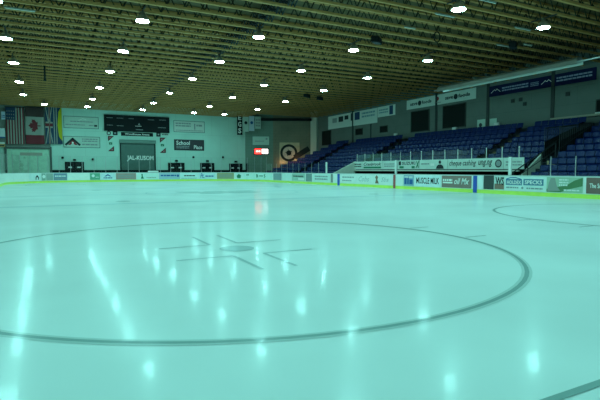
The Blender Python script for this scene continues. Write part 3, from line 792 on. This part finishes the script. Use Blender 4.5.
# grey folding door at the far left
a0,a1,b0,b1 = FAR.rect(7,50,146,172); M = Shift(FAR,a0,0,0); w = a1-a0
DG = mat('grey door', (.50,.74,.58), .6, noise=.08)
zt = FAR.hit(28,149)[1]
mb = MB()
cuts = [0,.11,.52,.72,1]
for c0,c1 in zip(cuts,cuts[1:]): mb.mbox(M,w*c0+.03,w*c1-.03,0,zt,.01,.08)
d2 = struct(mb.build('door_2', DG))
mb = MB(); mb.mbox(M,-.2,0,0,zt+.3,.01,.2); mb.mbox(M,w,w+.2,0,zt+.3,.01,.2); mb.mbox(M,-.2,w+.2,zt,zt+.22,.01,.25); mb.build('door_frame', mat('door frame dark',(.10,.12,.11),.5), d2)
mb = MB(); mb.mbox(M,w*.3,w*.82,zt-.75,zt-.4,.085,.1); mb.build('door_notice', mat('door notice',(.42,.40,.34),.6), d2)
mb = MB(); mb.mbox(FAR,WX0,FAR.hit(50.5,140)[0],4.0,ZT,.005,.03); struct(mb.build('trim_5', wallmat('flag bay paint',(.22,.25,.22))))

# flags
FW = Frame((0, WY1-.35, 0), (1,0,0))
def flag(x0,x1,yt,yb,m,label,items):
    r = FW.rect(x0,x1,yt,yb); a0,a1,b0,b1 = r; w,h = a1-a0,b1-b0
    M = lambda a,b,d=0: FW(a0+a,b0+b,d+.05*math.sin(a/w*9)*(1.1-b/h*.6))
    mb = MB(); n = 24
    for i in range(n): mb.mbox(M,w*i/n,w*(i+1)/n,0,h,-.004,.004)
    o = tag(mb.build('hanging_flag', m), label, 'flag', 'flags on the far wall')
    d = .012
    for it in items:
        k, mm, pts = it; b2 = MB(); d += .005
        if k == 'strip':
            for (x0_,y0_,x1_,y1_) in pts:
                nn = max(1,int((x1_-x0_)*24))
                for i in range(nn):
                    A = (x0_+(x1_-x0_)*i/nn)*w; B = (x0_+(x1_-x0_)*(i+1)/nn)*w
                    b2.poly([M(A,y0_*h,d),M(B,y0_*h,d),M(B,y1_*h,d),M(A,y1_*h,d)])
        else:
            b2.poly([M(x*w,y*h,d+.03) for x,y in pts])
        b2.build('flag_field' if k == 'strip' else 'emblem', mm, o)
    p = MB(); p.tube(FW(a0-.1,b1+.03,0),FW(a1+.1,b1+.03,0),.03); p.build('pole', RAILM, o)
FWH = mat('flag white',(.34,.36,.32),.8); FRD = mat('flag red',(.19,.03,.04),.8); FBL = mat('flag blue',(.03,.06,.12),.8); FYL = mat('flag yellow',(.50,.45,.02),.8)
flag(6,24,107.5,144,FRD,'red and white striped flag with blue corner hanging far left',[('strip',FWH,[((2*i+1)/13,0,(2*i+2)/13,1) for i in range(6)]),('strip',FBL,[(0,.66,.54,1)]),('strip',FWH,[(.06+.12*i,.70+.09*j,.10+.12*i,.73+.09*j) for i in range(4) for j in range(3)])])
LEAF = [(0,-.5),(.04,-.5),(.03,-.22),(.30,-.27),(.26,-.16),(.50,.06),(.43,.09),(.48,.26),(.34,.23),(.30,.30),(.18,.17),(.22,.43),(.13,.38),(0,.56)]
LEAF = LEAF + [(-x,y) for x,y in reversed(LEAF[1:-1])]
def leafpts(cx,cy,sx,sy,rot):
    c,s = math.cos(rot),math.sin(rot)
    return [(cx+(x*c-y*s)*sx, cy+(x*s+y*c)*sy) for x,y in LEAF]
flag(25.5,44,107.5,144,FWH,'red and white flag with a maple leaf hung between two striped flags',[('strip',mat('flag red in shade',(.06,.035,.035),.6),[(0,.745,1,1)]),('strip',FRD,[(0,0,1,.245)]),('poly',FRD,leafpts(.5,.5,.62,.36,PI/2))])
flag(45.3,62,106,144,FBL,'blue and white flag with crossed lines and a yellow sun edge',[('strip',FWH,[(.50,0,.56,1),(.64,0,.70,1)]),('strip',FWH,[(.19,0,.31,1),(0,.42,.44,.58)]),('strip',FRD,[(.22,0,.28,1),(0,.46,.44,.54)]),
  ('poly',FWH,[(0,.97),(.04,1),(.44,.03),(.40,0)]),('poly',FWH,[(0,.03),(.04,0),(.44,.97),(.40,1)]),('poly',FYL,[(1,.08),(.80,.2),(.72,.5),(.80,.85),(1,1)])])
# posters at the far left edge
panel('hanging_banner', FW, FW.rect(-3,5,128,138), mat('bright poster',(.70,.80,.82),.5), 'bright pale poster at the far left edge', 'banner', [('rect',TEXTB,.0,.0,1,.12)], 'banners at far left')
panel('hanging_banner', FW, FW.rect(-3,5,142.2,147), mat('orange poster',(.62,.40,.16),.5), 'orange and pale poster under the bright one at far left', 'banner', [('rect',TEXTW,0,.65,1,1),('rect',TEXTK,.1,.2,.9,.45)], 'banners at far left')
panel('hanging_banner', FW, FW.rect(1.2,5.2,111.5,119.5), mat('pale blue poster',(.55,.66,.80),.5), 'small pale blue banner left of the striped flag', 'banner', [('bars',TEXTB,2,.1,.2,.9,.6)], 'banners at far left')

# ------------------------------------------------------------------ far right corner
HB = Frame((0, 61.5, 0), (1,0,0))
panel('hanging_banner', HB, HB.rect(237,242.3,113.5,135), BLACK, 'tall black hanging banner with white letters by the corner', 'banner', [('text',TEXTW,'S',.2,.08,.8,.32,.03),('text',TEXTW,'G',.2,.38,.8,.62,.03),('text',TEXTW,'E',.2,.70,.8,.92,.03)], 'banners hung in the corner', thick=.02)
panel('hanging_banner', HB, HB.rect(243,248.6,115.5,131.7), SIGNW, 'white hanging banner with a black dot, next to the black banner', 'banner', [('disc',TEXTK,.5,.55,.1)], 'banners hung in the corner', thick=.02)
panel('hanging_banner', HB, HB.rect(249,254.3,115.9,131), mat('bluish banner',(.60,.70,.78),.5), 'bluish hanging banner with a dark blue dot', 'banner', [('disc',TEXTB,.5,.55,.1)], 'banners hung in the corner', thick=.02)
panel('hanging_banner', HB, HB.rect(255,260.7,116.6,128.8), SIGNW, 'short white hanging banner with two columns of print', 'banner', [('bars',TEXTG,3,.15,.15,.45,.85),('bars',TEXTG,3,.55,.15,.85,.85)], 'banners hung in the corner', thick=.02)
panel('wall_sign', ANG, ANG.rect(252.6,269.2,136.5,145), SIGNW, 'white framed sign above the red lit display on the corner wall', 'sign', [('bars',TEXTG,1,.15,.35,.7,.55),('disc',TEXTG,.84,.72,.12)], 'signs in the corner', frame=SIGNF)
LR = mat('lit red',(.3,.02,.02),.5,emit=(1,.02,.015),strength=8.0); LW = mat('lit white',(.8,.8,.8),.5,emit=(1,.92,.88),strength=4)
r = ANG.rect(254.5,268.3,148.6,154.2)
o = panel('clock_display', ANG, r, BLACK, 'lit red and white display sign on the corner wall', 'display', [('rect',LR,.02,.06,.5,.94),('rect',LW,.54,.08,.98,.92),('bars',mat('lit pink',(.8,.4,.4),.5,emit=(1,.5,.45),strength=4),1,.12,.3,.42,.75)], None, frame=BLACK, thick=.1)
mb = MB(); mb.mbox(ANG, *ANG.rect(245.8,248.2,163.5,171)[:2], 0, ANG.hit(247,163.5)[1], .005, .05); struct(mb.build('door_3', BLACK))
# painted locomotive wheel
pw = ANG.rect(279.5,299.5,142.5,163.5)
mur = panel('wall_mural', ANG, pw, mat('mural cream',(.62,.50,.32),.6,noise=.15), 'cream mural of a black wheel with a slanting connecting rod', 'mural', [], None, d0=.0, thick=.02)
Mu = Shift(ANG,pw[0],pw[2],0)
c = ANG.hit(288.8,152.9); cx, cy = c[0]-pw[0], c[1]-pw[2]
mb = MB()
def rng(mb,r0,r1,d,n=36):
    for t in range(n):
        q = [(r0,t),(r1,t),(r1,t+1),(r0,t+1)]; mb.poly([Mu(cx+R*math.cos(T*2*PI/n),cy+R*math.sin(T*2*PI/n),d) for R,T in q])
MK = mat('mural black',(.010,.011,.012),.6)
rng(mb,.86,1.2,.035); mb.build('wheel_rim', MK, mur)
mb = MB(); rng(mb,.0,.36,.035)
for t in range(5):
    an = t*2*PI/5+.5; mb.poly([Mu(cx+x*math.cos(an)-y*math.sin(an),cy+x*math.sin(an)+y*math.cos(an),.032) for x,y in ((0,-.05),(.5,-.04),(.5,.04),(0,.05))])
mb.build('wheel_hub', MK, mur)
mb = MB(); p0 = Vector(ANG.hit(294.5,157.5))-Vector((pw[0],pw[2])); p1 = Vector(ANG.hit(309,148.3))-Vector((pw[0],pw[2])); dd=(p1-p0).normalized(); nn=dd.orthogonal()*.36
mb.poly([Mu(*(p0+nn),.04),Mu(*(p0-nn),.04),Mu(*(p1-nn),.04),Mu(*(p1+nn),.04)]); mb.build('connecting_rod', MK, mur)
mb = MB(); rng(mb,.3,.9,.026); mb.build('wheel_centre', mat('mural pink',(.66,.52,.42),.7,noise=.1), mur)
for x,y,lb in ((281.5,166.5,'left'),(297.5,160.5,'right')):
    a,b = ANG.hit(x,y); e = empty('spot_lamp','small warm floodlight shining up at the wheel mural, lower %s' % lb,'lamp','floodlights at the mural',ANG(a,b,.55))
    mb = MB(); mb.lathe([(.10,.10),(.14,.12),(.10,-.08),(0,-.10)],14); mb.tube((0,0,-.1),ANG.n*-.5+Vector((0,0,-.1)),.02); mb.build('housing', BLACK, e)
    mb = MB(); mb.poly([(.10*math.cos(i*PI/8),.10*math.sin(i*PI/8),.105) for i in range(16)]); mb.build('lens', mat('warm lens',(.8,.6,.3),.5,emit=(1,.62,.28),strength=9), e)
    ld = bpy.data.lights.new('mural_flood','POINT'); ld.energy = 14; ld.color = (1,.55,.25); ld.shadow_soft_size = .08
    lo = bpy.data.objects.new('mural_flood',ld); col.objects.link(lo); lo.parent = e; lo.location = ANG.n*.15+Vector((0,0,.3))

# ------------------------------------------------------------------ back wall of the stands
def rw(x0,x1,yt,yb,m,name,label,cat,items=(),xr=None,group=None,**k):
    return panel(name, RIGHT, RIGHT.rect(x0,x1,yt,yb,xr), m, label, cat, items, group, **k)
BG = 'banners along the stands wall'
rw(328.5,377.5,116.8,129.5,mat('banner white',(.66,.72,.68),.5),'hanging_banner','long white banner with dark club marks, farthest on the stands wall','banner',[('rect',TEXTG,.10,.45,.20,.8),('rect',TEXTK,.24,.45,.34,.85),('rect',TEXTK,.37,.55,.45,.85),('rect',TEXTK,.50,.4,.55,.95),('rect',mat('navy print',(.02,.05,.14),.5),.58,.4,.68,.95),('bars',mat('soft blue print',(.22,.34,.40),.5),2,.72,.45,.96,.9)],xr=329,group=BG)
rw(378,395.5,107.4,117.5,mat('banner white',(.66,.72,.68),.5),'hanging_banner','short white banner with navy badge, second on the stands wall','banner',[('bars',mat('soft blue print',(.22,.34,.40),.5),2,.08,.3,.6,.8),('rect',mat('navy print',(.02,.05,.14),.5),.68,.1,.88,.95)],xr=378,group=BG)
rw(407,476,100.8,110,mat('banner white',(.66,.72,.68),.5),'hanging_banner','white banner with black shop lettering repeated at both ends','banner',
   [('text',TEXTK,'save',.06,.35,.18,.62,.03),('disc',TEXTK,.215,.5,.26),('text',TEXTK,'foods',.25,.35,.40,.7,.03),('disc',REDV,.49,.6,.2),('bars',TEXTG,1,.45,.15,.54,.3),
    ('text',TEXTK,'save',.60,.35,.71,.62,.03),('disc',TEXTK,.745,.5,.26),('text',TEXTK,'foods',.78,.35,.93,.7,.03)],xr=407,group=BG)
MT = lambda x: ('stroke',TEXTW,.025,[(x,.35),(x+.035,.62),(x+.05,.52),(x+.065,.66),(x+.1,.38)])
PLET = mat('pale violet lettering',(.30,.32,.46),.5)
rw(489,596,87,97.3,NAVY,'hanging_banner','long navy banner with white mountain outlines and pale lettering','banner',[MT(.03),('bars',PLET,2,.15,.3,.42,.78),('bars',PLET,3,.44,.3,.52,.7),MT(.545),('bars',PLET,2,.68,.3,.97,.78)],xr=489,group=BG)
COLM = mat('steel column',(.03,.035,.035),.5)
for x in (353,371,436.5,488,552.5,640):
    a = RIGHT.hit(x,110)[0]; mb = MB(); mb.mbox(RIGHT,a-.13,a+.13,4.55,ZT-.02,.002,.008 if x in (371,) else .06); struct(mb.build('trim_6', COLM))
DK = mat('dark glass wall',(.012,.016,.016),.7,spec=.08)
for i,(x0,x1,yt,yb,lb) in enumerate(((411.5,429,111,131,'tall'),(443.5,465.5,105,127,'big'),(356,362.5,129,134.5,''),(380.5,387.5,126.3,132,''),(322.5,331,131,148,''),(597,606,100,115,''))):
    r = RIGHT.rect(x0,x1,yt,yb); M = Shift(RIGHT,r[0],max(r[2],4.7),0); w,h = r[1]-r[0],r[3]-max(r[2],4.7)
    mb = MB(); mb.mbox(M,0,w,0,h,.003,.02); o = struct(mb.build('window_%d' % (i+5), DK))
    mb = MB(); fm = .07
    for q in ((-fm,w+fm,-fm,0),(-fm,w+fm,h,h+fm),(-fm,0,0,h),(w,w+fm,0,h)): mb.mbox(M,*q,.003,.06)
    mb.build('window_frame', mat('window frame grey',(.05,.055,.05),.6), o)
rw(477.5,485.5,119.5,129.5,SIGNW,'wall_sign','pale poster with dark star mark left of a column','poster',[('disc',TEXTK,.42,.45,.2)],group='posters on the stands wall')
rw(490,497,118.5,126,SIGNW,'wall_sign','small plain pale poster right of a column','poster',[],group='posters on the stands wall')
for x,y,lb in ((396.5,135.8,'nearest the far end'),(455.5,130,'below the big dark window'),(497.8,127.8,'below the small poster'),(599,140,'at the edge of the frame')):
    a,b = RIGHT.hit(x,y); b = max(b, 5.12); mb = MB(); M = Shift(RIGHT,a,b,0); mb.mbox(M,-.24,.24,-.12,.12,.01,.2)
    tag(mb.build('wall_sign', PALE, bevel=.02),'small white box lamp on the wall, %s' % lb,'box','white boxes above the top row')
for x,y in ((521,99.5),(513,101),(568,94),(525,104)):
    a,b = RIGHT.hit(x,y); mb = MB(); mb.mbox(Shift(RIGHT,a,b,0),-.14,.14,-.14,.14,.01,.08)
    tag(mb.build('wall_vent', COLM, bevel=.01),'small dark square vent on the bare wall, %s' % {521:'upper of a pair',513:'left of the pair',568:'alone right of the column',525:'lower one'}[x],'vent','wall vents')
mb = MB(); a = [RIGHT.hit(x,112)[0] for x in (553,640)]; mb.mbox(RIGHT,a[0],a[1],5.0,5.14,.01,.3); struct(mb.build('trim_7', mat('ledge',(.40,.38,.30),.6)))

# ------------------------------------------------------------------ things hanging in the roof
def at_z(px,py,z):
    r = ray(px,py); t = (z-CAMZ)/r.z; q = CAM+r*t; return q
for px,py,lb in ((376.5,40.5,'over the middle of the stands side'),(513,45.5,'by the lamp nearest the heater'),(307,96,'over the far right corner'),(320,98.5,'right of the far corner loudspeaker')):
    q = at_z(px,py,8.25); e = empty('hanging_speaker','dark loudspeaker hanging under the joists %s' % lb,'loudspeaker','loudspeakers under the roof',(q.x,q.y,8.25),rz=.6)
    mb = MB(); mb.hexa([(-.32,-.2,-.18),(.32,-.2,-.18),(.38,.2,-.12),(-.38,.2,-.12),(-.32,-.2,.16),(.32,-.2,.16),(.38,.2,.18),(-.38,.2,.18)]); mb.build('cabinet', BLACK, e, bevel=.04)
    mb = MB(); mb.poly([(-.28,-.203,-.14),(.28,-.203,-.14),(.28,-.203,.12),(-.28,-.203,.12)]); mb.build('grille', NEARBLACK, e)
    mb = MB(); mb.tube((0,0,.15),(0,0,.4),.02); mb.build('bracket', RAILM, e)
q = at_z(45,79.5,7.6); e = empty('hanging_pole','short black drop pole hanging from the roof at left','pole',None,(q.x,q.y,7.6))
mb = MB(); mb.tube((0,0,0),(0,0,.95),.06,8); mb.build('tube', BLACK, e)
mb = MB(); mb.box(-.09,.09,-.09,.09,-.1,0); mb.build('end_cap', BLACK, e)
q = at_z(437,36,8.3); e = empty('hanging_cable','dark coiled cable loop hanging from a joist','cable',None,(q.x,q.y,8.15))
mb = MB()
for i in range(20):
    t0,t1 = i*2*PI/20,(i+1)*2*PI/20; f = lambda t:(.16*math.cos(t)*.9,-.16*math.cos(t)*.4,.26*math.sin(t)+.1)
    mb.tube(f(t0),f(t1),.03,5)
mb.build('coil', BLACK, e)
tube = [(445,15.5,'over the fourth lamp row'),(523,29,'near the lamp by the stands'),(504,46,'beside the loudspeaker by the heater'),(486,0.8,'at the top edge of the frame'),(410,28,'between two joists'),(528,45,'short one past the loudspeaker'),(20,9.5,'far left near the top')]
for i,(px,py,lb) in enumerate(tube):
    q = at_z(px,py,8.42); e = empty('hanging_batten_lamp','white unlit batten lamp under the joists, %s' % lb,'lamp','unlit batten lamps under the roof',(q.x,q.y,8.42))
    l = .6 if i not in (4,5) else .35
    mb = MB(); mb.box(-l,l,-.04,.04,.0,.05); mb.build('batten', mat('batten dull', (.30,.30,.26), .6), e, bevel=.01)
    mb = MB(); mb.tube((-l*.95,0,-.02),(l*.95,0,-.02),.016,8); mb.build('tube', TEXTW, e)

# ------------------------------------------------------------------ light, world, camera
wd = bpy.data.worlds.new('arena air'); scn.world = wd; wd.use_nodes = True
wd.node_tree.nodes['Background'].inputs[0].default_value = (.25,.6,.55,1); wd.node_tree.nodes['Background'].inputs[1].default_value = .03
cd = bpy.data.cameras.new('camera'); co = bpy.data.objects.new('camera', cd); col.objects.link(co)
cd.sensor_width = 36; cd.lens = FPX/600*36; cd.clip_end = 300; cd.clip_start = .05
co.location = CAM; co.rotation_euler = (PI/2-PITCH, 0, -YAW)
scn.camera = co
scn.view_settings.view_transform = 'Standard'; scn.view_settings.look = 'None'
scn.view_settings.exposure = 0; scn.view_settings.gamma = 1
scn.cycles.use_denoising = True
scn.cycles.max_bounces = 8; scn.cycles.diffuse_bounces = 5; scn.cycles.transparent_max_bounces = 16
scn.cycles.sample_clamp_indirect = 6
scn.cycles.caustics_reflective = False; scn.cycles.caustics_refractive = False
